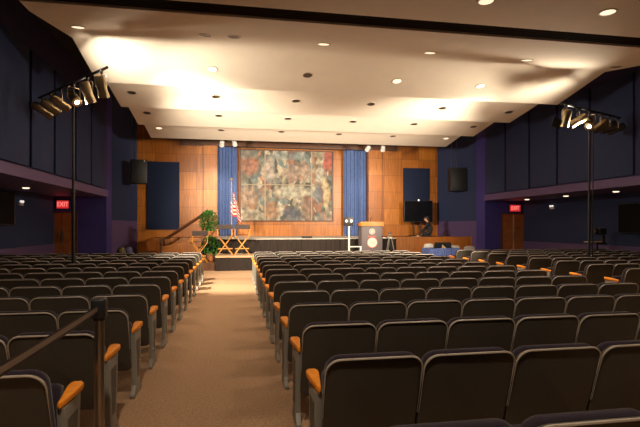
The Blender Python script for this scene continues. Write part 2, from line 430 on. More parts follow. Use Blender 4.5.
for seg, L in DL.items():
    for i, (px, py, lit) in enumerate(L):
        p, m = on_seg(px, py, seg)
        lab = f'{"lit" if lit else "unlit"} round downlight {SN[seg]}, {ORD[i + 1]} from stanchion side'
        if lit not in proto:
            d = thing('recessed_downlight', lab, 'ceiling light', p, group='recessed ceiling downlights')
            MB().lathe([(0.13, -0.012), (0.135, 0.0), (0.135, .004), (.112, .004), (.112, -.012)], n=20, loop=True).done('trim_ring', 'can_trim', d)
            MB().lathe([(0.111, -.006), (0.111, .003)], n=20).done('lens', 'can_lit' if lit else 'can_off', d)
            proto[lit] = d
        else:
            d = copy_tree(proto[lit]); d.location = p; d['label'] = lab
        d.rotation_euler = (math.atan(m), 0, 0)
        if lit:
            lamp('SPOT', 'downlight_beam', p + Vector((0, 0, -.06)), 190 if seg in 'NAB' else 90, (1, .80, .58), p + Vector((0, 0, -3)), .06, 110, .6)

# downlights under the galleries
sof = None
for px, py, xo in ((527, 199, 1), (566, 195.5, 1), (616, 191, 1), (26, 187.3, -1)):
    k = (ZS - CAMZ) / (HZ - py) * F
    X1 = XP(px, 1.0); Y = k / dep(X1, 1.0); p = Vector((X1 * Y, Y, ZS - .001))
    if sof is None:
        sof = thing('gallery_downlight', '', 'ceiling light', p, group='downlights under the galleries')
        MB().lathe([(0.12, -.015), (.13, 0), (.09, 0), (.09, -.015)], n=18, loop=True).done('trim_ring', 'can_trim', sof)
        MB().lathe([(0.07, -.035), (.089, -.02), (.089, -.004)], n=18).done('lens', 'soffit_lit', sof); d = sof
    else:
        d = copy_tree(sof); d.location = p
    d['label'] = {527: 'small lit downlight under far gallery, nearest the exit door', 566: 'small lit downlight under far gallery, middle one behind the lighting pole',
                  616: 'small lit downlight under far gallery, above the wall screen', 26: 'small lit downlight under the gallery on stanchion side'}[px]
    lamp('SPOT', 'gallery_beam', p + Vector((0, 0, -.05)), 4, (1, .75, .5), p + Vector((0, 0, -2)), .05, 120, .6)

# ------------------------------------------------------------------ stage
ZD = 1.10
YF, YWF = 18.6, 20.0
xa_, xb_ = XP(214, YF), XP(396, YF)
struct(MB().bx(xa_, xb_, YF, YW + .9, 0, ZD).done('stage_deck', 'stage_top'))
struct(MB().bx(XP(147, YWF), xa_, YWF + .02, YW, 0, ZD).bx(xb_, XR + .05, YWF + .02, YW, 0, ZD).done('stage_wings', 'wood_dark'))
struct(MB().bx(xb_, XP(477, YWF), YWF - .03, YWF + .02, 0, ZD + .02).done('stage_front_right', 'wood_low'))
struct(MB().bx(XP(147, YWF), xa_, YWF - .03, YWF + .02, 0, ZD + .02).done('stage_front_left', 'wood_low'))
def pleats(x0, x1, y, z0, z1, amp, n, sway=0.0, seed=0):
    rr = random.Random(seed); ph = [rr.uniform(-.7, .7) for _ in range(int(n) + 3)]
    def fn(u, v):
        a = u * n; q = ph[int(a)] * (1 - a % 1) + ph[int(a) + 1] * (a % 1)
        return (x0 + (x1 - x0) * u, y + amp * (.6 + .8 * abs(q)) * math.sin(2 * PI * a + q * 3) * (0.55 + 0.45 * (1 - v)) + sway * q * .05, z0 + (z1 - z0) * v)
    return fn
tag(MB().grid(pleats(xa_, xb_, YF - .05, .56, ZD - .02, .035, 34, seed=2), 560, 3).done('stage_skirt', 'skirt'), 'black pleated skirt hanging along the main stage front', 'stage skirt')
# low platform before the stage
px0, px1 = XP(215, 17.15), XP(402, 17.15)
plat = thing('low_platform', 'low tan-topped platform in front of the stage at aisle end', 'platform', ((px0 + px1) / 2, 17.8, 0))
hw = (px1 - px0) / 2
MB().bx(-hw, hw, -.65, .72, .47, .53, bev=.01).done('platform_top', 'deck_tan', plat)
MB().bx(-hw + .05, hw - .05, -.55, .70, 0.0, .47).done('platform_frame', 'dark', plat)
MB().grid(pleats(-hw + .01, hw - .01, -.60, .01, .468, .024, 34, seed=3), 530, 2).done('platform_skirt', 'skirt', plat)

# wood wall behind the wings and the recess of the picture wall
oa, ob = XP(217.5, YW), XP(368, YW)
YM = 23.7
ZV = ZP(148.5, CX, YW)
struct(MB().bx(WL - .3, oa, YW, YW + .25, 0, ZT).bx(ob, WR + .3, YW, YW + .25, 0, ZT).done('wall_back', 'wood'))
struct(MB().bx(XP(180, YW), XP(396, YW), YW - .18, YW + .1, ZV, ZT).done('trim_3', 'wood_dark'))
struct(MB().bx(oa - .3, ob + .3, YM, YM + .25, ZD, ZT).done('wall_back_recess', 'wood'))
# projecting piers of the wood wall
for k, (p0, p1, n) in enumerate(((204, 217.5, 4), (368, 381, 5))):
    struct(MB().bx(XP(p0, YW), XP(p1, YW), YW - .12, YW, ZD, ZV).done('trim_%d' % n, 'wood'))
# curtains
for p0, p1, lab, sd in ((218, 237, 'blue pleated curtain behind the flag', 5), (344, 367, 'blue pleated curtain behind the lectern', 6)):
    tag(MB().grid(pleats(XP(p0, 23.3), XP(p1, 23.3), 23.33, ZD + .02, ZV + .15, .07, 6 if sd == 5 else 7, seed=sd), 110, 4).done('stage_curtain', 'curtain'), lab, 'curtain', 'blue stage curtains')
# mural (a plain abstract stand-in) in three framed parts
a = at(240.5, 150, YM); b = at(332, 220.5, YM)
cxm, czm, w2, h2 = (a.x + b.x) / 2, (a.z + b.z) / 2, (b.x - a.x) / 2, (a.z - b.z) / 2
M['divider'] = mat('mural_divider', (0.34, 0.26, 0.16), 0.5)
mu = thing('wall_painting', 'large muted patchwork painting on the wood wall above the stage', 'painting', (cxm, YM, czm))
cuts = [-w2, XP(265, YM) - cxm, XP(311.5, YM) - cxm, w2]
for i in range(3):
    o = MB().bx(cuts[i] + .02, cuts[i + 1] - .02, -.05, -.005, -h2, h2).done('painting_panel', 'mural', mu)
zc = ZP(185, cxm, YM) - czm
for x in cuts[1:3]:
    MB().bx(x - .025, x + .025, -.065, -.005, -h2, h2).done('divider', 'divider', mu)
for i in range(2):
    MB().bx(cuts[i] + .03, cuts[i + 1] - .03, -.058, -.05, zc - .02, zc + .02).done('divider', 'divider', mu)
fr = MB().bx(-w2 - .06, w2 + .06, -.07, -.005, h2, h2 + .06).bx(-w2 - .06, w2 + .06, -.07, -.005, -h2 - .06, -h2)
fr.bx(-w2 - .06, -w2, -.07, -.005, -h2, h2).bx(w2, w2 + .06, -.07, -.005, -h2, h2).done('frame', 'wood_dark', mu)

# navy panels on the wood wall
for p0, q0, p1, q1, lab in ((147, 161.5, 179.5, 229.5, 'large navy panel on wood wall behind the hanging speaker'), (403, 168, 429, 222, 'large navy panel on wood wall behind the television')):
    a = at(p0, q0, YW); b = at(p1, q1, YW)
    tag(MB().bx(a.x, b.x, YW - .07, YW - .003, b.z, a.z, bev=.01).done('acoustic_panel', 'stage_fabric'), lab, 'wall panel', 'navy panels on the wood wall')

# ------------------------------------------------------------------ doors, exit signs, small wall fixtures
for n, p0, p1, ptop, hx in ((1, 48, 76, 213, None), (2, 502, 523.5, 214.5, None)):
    a = at(p0, ptop, YE); b = at(p1, ptop, YE)
    zt = a.z
    d = struct(MB().bx(a.x, (a.x + b.x) / 2 - .006, YE - .05, YE - .002, 0.01, zt).bx((a.x + b.x) / 2 + .006, b.x, YE - .05, YE - .002, 0.01, zt).done('door_%d' % n, 'door_wood'))
    mx = (a.x + b.x) / 2
    h = MB()
    for s in (-.05, .05):
        h.tube([(mx + s, YE - .05, 1.0), (mx + s, YE - .1, 1.02), (mx + s, YE - .1, 1.38), (mx + s, YE - .05, 1.4)], .012)
    h.done('door_handle', 'steel', d)
    MB().bx(a.x - .06, a.x, YE - .06, YE - .002, 0, zt + .06).bx(b.x, b.x + .06, YE - .06, YE - .002, 0, zt + .06).bx(a.x, b.x, YE - .06, YE - .002, zt, zt + .06).done('door_frame', 'wood_dark', d)
    if n == 2: MB().bx(mx - .035, mx + .035, YE - .056, YE - .05, 0.02, zt - .02).done('door_strip', 'tan', d)
for p0, q0, p1, q1, lab in ((57, 200.5, 69, 208.5, 'glowing red EXIT sign over the door on stanchion side'), (509.5, 205, 520, 211.5, 'glowing red EXIT sign over the far-side door')):
    a = at(p0, q0, YE - .1); b = at(p1, q1, YE - .1)
    e = thing('exit_sign', lab, 'exit sign', ((a.x + b.x) / 2, YE - .1, (a.z + b.z) / 2), group='exit signs')
    w, h = (b.x - a.x) / 2, (a.z - b.z) / 2
    MB().bx(-w - .004, w + .004, -.03, .098, -h - .004, h + .004, bev=.003).done('housing', 'dark', e)
    MB().bx(-w, w, -.035, -.029, -h, h).done('face', 'exit_face', e)
    t = text('letters', 'EXIT', h * 1.6, 'exit_letter', e, (0, -.037, 0), (PI / 2, 0, 0), .003); t.scale = (.82, 1, 1)
    lamp('POINT', 'exit_glow', ((a.x + b.x) / 2, YE - .35, (a.z + b.z) / 2), .8, (1, .05, .06), size=.1)
def emergency(loc, rz, lab):
    e = thing('emergency_light', lab, 'emergency light', loc, rz, 'emergency wall lights')
    MB().bx(-.12, .12, -.07, 0, -.05, .05, bev=.012).done('housing', 'white', e)
    for s in (-.09, .09):
        MB().lathe([(.03, 0), (.04, .04), (.036, .05)], (s * .7, -.04, .075), 12, Matrix.Rotation(PI / 2, 3, 'X')).done('lamp_head', 'led', e)
p = at(91, 190.5, YE); emergency((p.x, YE - .002, p.z), 0, 'white twin emergency light under gallery edge on stanchion side')
for px, py, xw, rz, lab in ((553, 208, RR, PI / 2, 'twin emergency light on far recess wall left of lighting pole'), (19.5, 204, RL, -PI / 2, 'twin emergency light on recess wall beside the dark wall screen')):
    k = (px - 320) / F; Y = xw * (cs - k * sn) / (k * cs + sn)
    s = 1 if xw > 0 else -1
    emergency((xw - s * .002, Y, ZP(py, xw, Y)), -rz, lab.replace(' left of lighting pole', ' between exit door and lighting pole'))
# wall screens in the recesses
def YX(px, X):
    k = (px - 320) / F; return X * (cs - k * sn) / (k * cs + sn)
for px, q0, q1, xw, ln, lab in ((618.5, 204, 233, RR - .12, 1.9, 'black wall screen on the far recess wall'), (13.5, 193, 225, RL + .12, 1.9, 'black wall screen on recess wall near the stanchion')):
    Y = YX(px, xw); z1, z0 = ZP(q0, xw, Y), ZP(q1, xw, Y); s = 1 if xw > 0 else -1
    t = thing('wall_screen', lab, 'screen', (xw, Y - ln / 2, (z0 + z1) / 2), group='wall screens')
    h = (z1 - z0) / 2
    MB().bx(-.03, .03, -ln / 2, ln / 2, -h, h, bev=.01).done('screen_frame', 'black_plastic', t)
    MB().bx(-.034 if s > 0 else .030, -.030 if s > 0 else .034, -ln / 2 + .03, ln / 2 - .03, -h + .03, h - .03).done('screen_glass', 'dull_screen', t)
    MB().bx(min(0.03 * s, .118 * s), max(0.03 * s, .118 * s), -.2, .2, -.2, .2).done('wall_bracket', 'black_metal', t)
    if s < 0: MB().bx(-.02, .035, ln / 2 - .001, ln / 2 + .012, -h, h).done('edge_strip', 'steel', t)

# ------------------------------------------------------------------ auditorium seating
PITCH, DROW, Y0 = 0.588, 0.923, 2.73
def rrect(x0, x1, z0, z1, rt, rb, n=6):
    pts = []
    for cx_, cz_, r, a0 in ((x1 - rt, z1 - rt, rt, 0), (x0 + rt, z1 - rt, rt, 90), (x0 + rb, z0 + rb, rb, 180), (x1 - rb, z0 + rb, rb, 270)):
        for k in range(n + 1):
            a = math.radians(a0 + 90 * k / n); pts.append((cx_ + r * math.cos(a), cz_ + r * math.sin(a)))
    return pts
def lean(z, off=0.0):           # y of the back's rear face at height z, leaning to the rear at the top
    return 0.03 - 0.30 * max(0, z - 0.27) + off
def make_chair(side, extra):
    """side: -1 the seat's own standard is on its -x edge, +1 on its +x edge"""
    r = thing('theatre_seat', 'x', 'chair')
    def slab(x0, x1, z0, z1, rt, rb, y0, th, bev, crown):
        mb = MB(); o = rrect(x0, x1, z0, z1, rt, rb)
        mb.prism([(x, lean(z, y0), z) for x, z in o], (0, th, 0), bev, 3)
        for v in mb.bm.verts:
            v.co.y += crown * (abs(v.co.x) / .28) ** 2
        for f in mb.bm.faces: f.smooth = False
        return mb
    slab(-.288, .288, .26, .85, .085, .04, 0, .03, .011, .012).done('back_shell', 'shell', r)
    slab(-.280, .280, .36, .861, .085, .05, .031, .075, .028, .012).done('back_cushion', 'upholstery', r)
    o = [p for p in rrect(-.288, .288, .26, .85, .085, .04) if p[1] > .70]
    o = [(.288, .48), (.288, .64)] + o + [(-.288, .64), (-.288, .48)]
    MB().tube([(x, lean(z, -.003) + .012 * (abs(x) / .28) ** 2, z) for x, z in o], [.0015 + .0052 * min(1, max(0, (z - .66) / .16)) for x, z in o], 6).done('edge_highlight', 'rim', r)  # painted highlight along the top edge, thinning down the sides
    # tipped-up seat
    rot = Matrix.Rotation(math.radians(-14), 3, 'X')
    MB().box((0, .205, .49), (.49, .10, .40), rot, .035, 3).done('seat', 'upholstery', r)
    MB().box((0, .270, .475), (.47, .02, .36), rot, .008).done('seat_pan', 'shell', r)
    def standard(x):
        sp = [(q + .15, z) for q, z in ((-.085, .60), (.20, .60), (.185, .46), (.15, .12), (.20, .03), (.20, 0), (-.10, 0), (-.10, .03), (-.03, .10), (-.065, .42))]
        st = MB().prism([(x - .021, y, z) for y, z in sp], (.042, 0, 0), .006).done('side_standard', 'standard', r)
        MB().prism([(x - .0225, y, z) for y, z in ((.12, .52), (.29, .52), (.25, .16), (.17, .16))], (.045, 0, 0)).done('inset_panel', 'inset', st)
        MB().bx(x - .0225, x + .0225, .04, .37, .0, .014, bev=.004).done('floor_flange', 'steel', st)
        ol = [(-.011, -.105), (0, -.112), (.011, -.105), (.020, -.03), (.034, .08), (.042, .15), (.039, .190), (.022, .212), (-.022, .212), (-.039, .190), (-.042, .15), (-.034, .08), (-.020, -.03)]
        mb = MB().prism([(x + a_, b_ + .155, .603) for a_, b_ in ol], (0, 0, .042), .012, 3)
        for v in mb.bm.verts: v.co.z += .06 * max(0, v.co.y - .1)
        mb.done('armrest', 'orange_wood', r)
    standard(side * PITCH / 2)
    if extra: standard(-side * PITCH / 2)
    return r
PR = {}
for s in (-1, 1):
    for e in (0, 1):
        PR[(s, e)] = make_chair(s, e)
used = set()
def put(side, extra, loc, label, group):
    k = (side, extra)
    if k in used: o = copy_tree(PR[k])
    else: o = PR[k]; used.add(k)
    o.location = loc; o['label'] = label; o['group'] = group
    return o
nseat = 0
def in_view(x, y):
    lo, hi = XP(-6, max(y - .1, .3)), XP(646, max(y + .2, .3))
    return x + .3 > lo and x - .3 < hi
for row in range(-1, 13):
    Y = Y0 + row * DROW - (.07 if row < 0 else 0)
    ro = ORD[13 - row]
    for blk, side, xs, n in (('stanchion block', 1, -.945 - PITCH / 2, 9), ('middle block', -1, .49 + PITCH / 2, 8), ('far-aisle block', -1, 6.72 + PITCH / 2, 9)):
        for i in range(n):
            X = xs + (-side) * PITCH * i
            if not in_view(X, Y): continue
            if X > 9.9 and Y < 7: continue
            if i == 0: lab = f'aisle-end grey theatre seat, {ro} row from stage, {blk}'
            elif i == n - 1: lab = f'last grey theatre seat from aisle, {ro} row from stage, {blk}'
            else: lab = f'grey theatre seat {ORD[i + 1]} in from the aisle, {ro} row from stage, {blk}'
            put(side, 1 if i == n - 1 else 0, (X, Y, 0), lab, f'theatre seats, {blk}')
            nseat += 1
print('seats', nseat)

# ------------------------------------------------------------------ stanchion with belt
def stanchion(x, y, lab):
    s = thing('belt_stanchion', lab, 'stanchion', (x, y, 0))
    MB().lathe([(.15, 0), (.15, .012), (.13, .022), (.04, .03)], n=28).done('base', 'black_metal', s)
    MB().lathe([(.03, .025), (.03, 1.05)], n=20).done('post', 'steel', s)
    MB().box((0, 0, 1.085), (.085, .085, .125), None, .014, 3).lathe([(.034, 1.01), (.034, 1.03)], n=16).done('belt_head', 'black_plastic', s)
    return s
sx, sy = -.845, 3.17
s1 = stanchion(sx, sy, 'steel belt stanchion at the carpeted aisle edge with strap pulled out')
ex, ey = -.845, 0.9
def beltfn(w, off, lift=0):
    def fn(u, v):
        y = -.043 + (ey - sy + .086) * u
        return (off, y, 1.085 - .012 * math.sin(PI * u) + (v - .5) * w + lift)
    return fn
bt = MB().grid(beltfn(.048, .0012), 20, 1).grid(beltfn(.048, -.0012), 20, 1).done('belt', 'belt', s1)
MB().grid(beltfn(.026, .0022, .002), 20, 1).done('belt_sheen', 'belt_sheen', bt)
stanchion(ex, ey, 'steel belt stanchion behind at the aisle, holding the free strap end')

# ------------------------------------------------------------------ lighting stands with stage spotlights
def light_stand(lab, base, ztop, e0, e1, posts):
    st = thing('lighting_stand', lab, 'lighting stand', (base.x, base.y, 0))
    MB().lathe([(.14, 0), (.14, .02), (.05, .04), (.045, .12)], n=20).done('base', 'black_metal', st)
    MB().tube([(0, 0, .04), (0, 0, ztop * .5)], .033, 10).done('lower_pole', 'black_metal', st)
    MB().tube([(0, 0, ztop * .5 - .1), (0, 0, ztop)], .026, 10).done('upper_pole', 'black_metal', st)
    MB().lathe([(.037, -.05), (.042, -.03), (.042, .03), (.037, .05)], (0, 0, ztop * .5), 12).done('collar', 'black_metal', st)
    a = e0 - Vector((base.x, base.y, 0)); b = e1 - Vector((base.x, base.y, 0))
    MB().tube([a, b], .028, 10).done('crossbar', 'black_metal', st)
    return st
FIXN = 0
def spotlight(hang, aim, lab, lit=False, length=.52, black=False, grp=None):
    """hang: point on the bar; aim: direction of the beam"""
    aim = Vector(aim).normalized()
    t = thing('stage_spotlight', lab, 'spotlight', hang, group=grp)
    MB().box((0, 0, -.015), (.05, .075, .07), None, .008).tube([(0, 0, -.05), (0, 0, -.09)], .012).done('clamp', 'black_metal', t)
    c = Vector((0, 0, -.30))
    R = aim.to_track_quat('Z', 'Y').to_matrix()
    side = R @ Vector((1, 0, 0)); side.z = 0; side.normalize()
    w = .125
    MB().tube([c + side * w, c + side * w + Vector((0, 0, .16)), c + side * w * .8 + Vector((0, 0, .21)), c - side * w * .8 + Vector((0, 0, .21)), c - side * w + Vector((0, 0, .16)), c - side * w], .011, 6).done('yoke', 'steel' if not black else 'black_metal', t)
    L = length / 2
    bodyprof = [(.05, -L), (.085, -L + .015), (.10, -L + .06), (.10, -.03), (.092, -.03), (.092, L * .55), (.102, L * .55), (.102, L)]
    bd = MB().lathe(bodyprof, c, 18, R).done('body', 'fixture' if not black else 'black_metal', t)
    rl = .042 if lit else .093
    MB().lathe([(rl, L), (rl, L + .004)], c, 18, R).done('lens', 'lamp_hot' if lit else 'screen', bd)
    q = c + R @ Vector((0, 0, -.02)) + (R @ Vector((0, .1, 0)))
    MB().box(q, (.05, .03, .09), R, .005).done('lens_tube_knob', 'black_metal', bd)
    return t
WARM = (1.0, .86, .66)
rigs = []
# stanchion side
lb = Vector((-3.37, 10.72, 0))
e0 = Vector((-4.55, 12.09, 4.60)); e1 = Vector((-2.42, 9.62, 4.63))
stL = light_stand('black lighting stand with loaded crossbar rising from stanchion-side seats', lb, 4.615, e0, e1, 6)
aims = [(.75, .5, -.55), (.75, .5, -.55), (.75, .5, -.6), (.62, -.75, -.75), (.25, .5, -1.0), (.15, .4, -1.0)]
nm = ['farthest from the aisle', 'second from the far end', 'third from the far end', 'with its glaring lamp, beside the pole', 'second from the aisle end', 'nearest the aisle']
for i, (f, am) in enumerate(zip((.06, .2, .36, .56, .75, .93), aims)):
    hang = e0.lerp(e1, f) + Vector((0, 0, -.02))
    spotlight(hang, am, f'metal stage spotlight {nm[i]} on stanchion-side lighting stand', i == 3, .43 if i else .46, grp='spotlights on the stanchion-side stand')
    if i == 3: rigs.append(hang + Vector((0, 0, -.30)) + Vector(am).normalized() * .46)
# far side
rb = Vector((8.80, 10.62, 0))
f0 = Vector((7.62, 10.12, 4.52)); f1 = Vector((10.2, 11.18, 4.52))
stR = light_stand('black lighting stand with loaded crossbar rising from the outer seats', rb, 4.53, f0, f1, 6)
aims = [(-.05, .3, -1.0), (-.75, .35, -.5), (-.75, -.75, -.7), (-.6, .4, -.6), (-.8, .35, -.5), (-.85, .35, -.38)]
nm2 = ['nearest the stage centre', 'second from the aisle end', 'with its glaring lamp, beside the pole', 'just past the pole', 'second from the wall', 'nearest the wall']
for i, (f, am) in enumerate(zip((.08, .27, .46, .64, .79, .94), aims)):
    hang = f0.lerp(f1, f) + Vector((0, 0, -.02))
    spotlight(hang, am, f'metal stage spotlight {nm2[i]} on the far-side lighting stand', i == 2, .43 if i else .42, grp='spotlights on the far-side stand')
    if i == 0:
        fx = [o for o in C.objects if o.name.startswith('stage_spotlight')][-1]
        MB().box((-.22, .05, -.42), (.22, .012, .24), Matrix.Rotation(.35, 3, 'Y')).done('barn_door', 'black_metal', fx)
    if i == 2: rigs.append(hang + Vector((0, 0, -.30)) + Vector(am).normalized() * .46)
tag(MB().tube([(rb.x + .12, rb.y + .02, 4.5), (rb.x + .13, rb.y + .02, 3), (rb.x + .10, rb.y + .02, 1.2), (rb.x + .14, rb.y, .02), (rb.x + .2, rb.y - .05, .013)], .012, 6).done('power_cable', 'black_plastic'), 'thin black cable hanging beside the far lighting pole', 'cable')
# small twin spots at the ceiling edge over the curtains
for px, py, am, lab in ((222, 143.5, (-.1, .7, -.7), 'small white spotlight over the flag curtain, outer one'), (234.5, 143, (.2, .7, -.7), 'small white spotlight over the flag curtain, inner one'),
                        (368, 148.5, (-.3, .7, -.7), 'small white spotlight over the lectern curtain, inner one'), (383, 148.5, (.1, .7, -.7), 'small white spotlight over the lectern curtain, outer one')):
    Yh = 20.6
    p = at(px, py, Yh)
    t = thing('accent_spotlight', lab, 'spotlight', p, group='small spotlights over the stage')
    R = Vector(am).to_track_quat('Z', 'Y').to_matrix()
    MB().lathe([(.05, -.14), (.10, -.10), (.11, .12)], (0, 0, 0), 14, R).done('body', 'white', t)
    MB().tube([(0, -.02, .08), (0, -.02, 5.95 - p.z)], .015).done('hanger', 'black_metal', t)
    MB().lathe([(.1, .121), (.1, .125)], (0, 0, 0), 14, R).done('lens', 'led', t)

# ------------------------------------------------------------------ hanging speakers
def speaker(lab, c, w, h, d, rz, zc):
    t = thing('hanging_speaker', lab, 'speaker', c, rz, 'hanging speakers')
    MB().bx(-w / 2, w / 2, -d / 2, d / 2, -h / 2, h / 2, bev=.02).done('cabinet', 'black_plastic', t)
    MB().bx(-w / 2 + .03, w / 2 - .03, -d / 2 - .015, -d / 2, -h / 2 + .03, h / 2 - .03, bev=.006).done('grille', 'black_plastic', t)
    for x in (-w * .4, -w * .15, w * .32):
        MB().tube([(x, 0, h / 2), (x, 0, zc - c[2])], .008, 5).done('hanging_cable', 'steel', t)
    MB().lathe([(.03, 0), (.03, .01)], (w * .33, -d / 2 - .016, h / 2 - .06), 10, Matrix.Rotation(PI / 2, 3, 'X')).done('indicator', 'paper', t)
a = at(449, 168, 20.6); b = at(470, 191.5, 20.6)
speaker('black loudspeaker hanging on cables before the far splayed wall', ((a.x + b.x) / 2, 20.6, (a.z + b.z) / 2), b.x - a.x - .08, a.z - b.z, .5, -.15, ZT)
a = at(130, 160, 20.9); b = at(147.3, 184, 20.9)
speaker('black loudspeaker hanging beside navy panel on wood wall', ((a.x + b.x) / 2, 20.9, (a.z + b.z) / 2), b.x - a.x - .05, a.z - b.z, .5, .25, ZT)

# ------------------------------------------------------------------ stage stairs and rail (stanchion side)
sxa, sxb = XP(163, 19.5), XP(207, 19.5)
st = thing('stage_stairs', 'wooden steps climbing to the stage beside the navy panel', 'stairs', (sxa, 19.56, 0))
nst = 6; wv = sxb - sxa
for i in range(nst):
    MB().bx(wv * i / nst, wv * (i + 1) / nst, -.42, .44, 0, ZD * (i + 1) / nst).done('step', 'door_wood', st)
MB().prism([(-.05, -.46, 0), (wv, -.46, 0), (wv, -.46, ZD + .02), (-.05, -.46, .95 * ZD / nst + .62)], (0, .035, 0)).done('side_panel', 'wood_low', st)
for yy in (-.43, .40):
    rl = MB()
    rl.tube([(-.03, yy, 0), (-.03, yy, ZP(239, sxa, 19.5)), (.12, yy, ZP(239, sxa, 19.5) + .02), (wv * .93, yy, ZP(214, sxb, 19.5)), (wv * 1.12, yy, ZP(213.4, sxb, 19.5))], .04, 8)
    rl.tube([(wv * 1.02, yy, ZD), (wv * 1.02, yy, ZP(213.6, sxb, 19.5))], .025, 6)
    rl.done('handrail', 'wood_dark', st)
# low riser beside the platform
struct(MB().bx(XP(166, 17.5), px0 - .03, 17.45, 18.9, 0, .28).done('stage_riser', 'wood_dark'))

# ------------------------------------------------------------------ plants
def plant(lab, base, zt, rad, potr, poth, seed):
    t = thing('potted_plant', lab, 'plant', base)
    MB().lathe([(potr * .72, 0), (potr, poth * .85), (potr * 1.1, poth * .87), (potr * 1.1, poth), (potr * .9, poth), (potr * .85, poth - .03)], n=20).done('pot', 'terracotta', t)
    rr = random.Random(seed); mb = MB(); sm = MB()
    cz = (zt - base[2] + poth) / 2 + .03; hz = (zt - base[2] - poth) / 2 + .05
    for i in range(14):
        a = rr.uniform(0, 2 * PI); q = rr.uniform(.2, .8)
        sm.tube([(rr.uniform(-.04, .04), rr.uniform(-.04, .04), poth - .03), (math.cos(a) * rad * q * .4, math.sin(a) * rad * q * .4, cz), (math.cos(a) * rad * q, math.sin(a) * rad * q, cz + hz * rr.uniform(0, .7))], [.012, .008, .004], 5)
    for i in range(620):
        while True:
            v = Vector((rr.uniform(-1, 1), rr.uniform(-1, 1), rr.uniform(-1, 1)))
            if .25 < v.length < 1: break
        p = Vector((v.x * rad, v.y * rad, cz + v.z * hz))
        d = (v + Vector((rr.uniform(-.7, .7), rr.uniform(-.7, .7), rr.uniform(-.5, .7)))).normalized()
        s = d.cross(Vector((0, 0, 1))).normalized(); nn = s.cross(d)
        l = rr.uniform(.08, .14); w = l * .3
        vs = [mb.bm.verts.new(p), mb.bm.verts.new(p + d * l * .5 + s * w + nn * .01), mb.bm.verts.new(p + d * l - nn * .02), mb.bm.verts.new(p + d * l * .5 - s * w + nn * .01)]
        mb.bm.faces.new((vs[0], vs[1], vs[2])); mb.bm.faces.new((vs[0], vs[2], vs[3]))
    mb.done('foliage', 'leaf', t, rec=False); sm.done('stems', 'stem', t)
p = at(209, 241, 19.0)
plant('bushy green plant in terracotta pot up at the stage corner', (p.x, 18.9, ZD + .001), ZP(213, p.x, 18.9), .36, .16, .30, 1)
p = at(213.5, 260, 18.2)
plant('bushy green plant in terracotta pot standing lower beside the platform', (XP(210.5, 18.45), 18.45, .281), ZP(239, p.x, 18.45), .33, .15, .28, 2)
# corner support so that the upper plant stands on the stage
struct(MB().bx(XP(203, 19.05) - .05, xa_, 18.72, 19.98, 0, ZD).done('stage_corner', 'wood_dark'))

# ------------------------------------------------------------------ director's chairs
def director(lab, loc, rz, sh, bh):
    t = thing('director_chair', lab, 'chair', loc, rz, "director's chairs beside the stage")
    w, d = .262, .20
    for y in (-d, d):
        for s in (-1, 1):
            MB().tube([(s * w, y, .02), (-s * w, y, sh - .02)], .015, 6).done('cross_leg', 'pale_wood', t)
    for s in (-1, 1):
        MB().bx(s * w - .02, s * w + .02, -d - .03, d + .03, .0, .03, bev=.006).done('foot_rail', 'pale_wood', t)
        MB().bx(s * w - .02, s * w + .02, -d - .03, d + .03, sh - .03, sh, bev=.006).done('seat_rail', 'pale_wood', t)
        MB().tube([(s * w, -d + .01, sh), (s * w, -d - .02, bh)], .017, 6).tube([(s * w, d, sh), (s * w, d, sh + .19)], .017, 6).done('post', 'pale_wood', t)
        MB().bx(s * w - .035, s * w + .035, -d - .02, d + .05, sh + .19, sh + .215, bev=.006).done('arm', 'pale_wood', t)
    MB().bx(-w, w, d * .4, d * .4 + .03, .2, .24).done('footrest', 'pale_wood', t)
    MB().bx(-w - .01, w + .01, -d, d, sh, sh + .012).done('seat_canvas', 'canvas', t)
    MB().bx(-w - .025, w + .025, -d - .035, -d - .018, bh - .17, bh + .005, bev=.005).done('back_canvas', 'canvas', t)
def dc(px, ybase, Y, z, rz, top, lab):
    X = XP(px, Y)
    sh = .74
    director(lab, (X, Y, z), rz, sh, ZP(top, X, Y) - z)
dc(225.2, 254, 18.0, .531, -.04, 224.6, "tall wooden director's chair on the platform, by the flag")
dc(242, 254, 18.0, .531, .03, 224.6, "tall wooden director's chair on the platform, nearest the painting")
dc(199, 262, 17.76, .281, .25, 231, "tall wooden director's chair beside the low platform, in front of plants")

# ------------------------------------------------------------------ flag
p = at(231.5, 240, 20.2)
zt = ZP(181, p.x, 20.2)
fl = thing('flag', 'draped striped flag on a pole standing on stage', 'flag', (p.x, 20.2, ZD))
MB().lathe([(.17, 0), (.17, .02), (.06, .05), (.03, .12)], n=18).done('base', 'gold', fl)
MB().tube([(0, 0, .1), (0, 0, zt - ZD)], .016, 8).done('pole', 'pale_wood', fl)
MB().lathe([(.012, 0), (.045, .05), (.05, .09), (.012, .15)], (0, 0, zt - ZD), 10).done('finial', 'gold', fl)
H = zt - ZD - .05
def flagfn(u, v):
    # u along the fly (gathered), v along the hoist
    z = H - .22 - (1 - v) * (1.08 - .15 * u) - u * .58 - .06 * math.sin(u * 9)
    x = -.03 + .46 * u * (.55 + .45 * (1 - v)) + .02 * math.sin(u * 16)
    y = -.03 - .05 * u + .06 * min(1, u * 3) * math.sin(u * 17 + v)
    return (x, y, z)
fc = MB().grid(flagfn, 48, 52, uv=True).done('flag_cloth', 'flag', fl, rec=False)

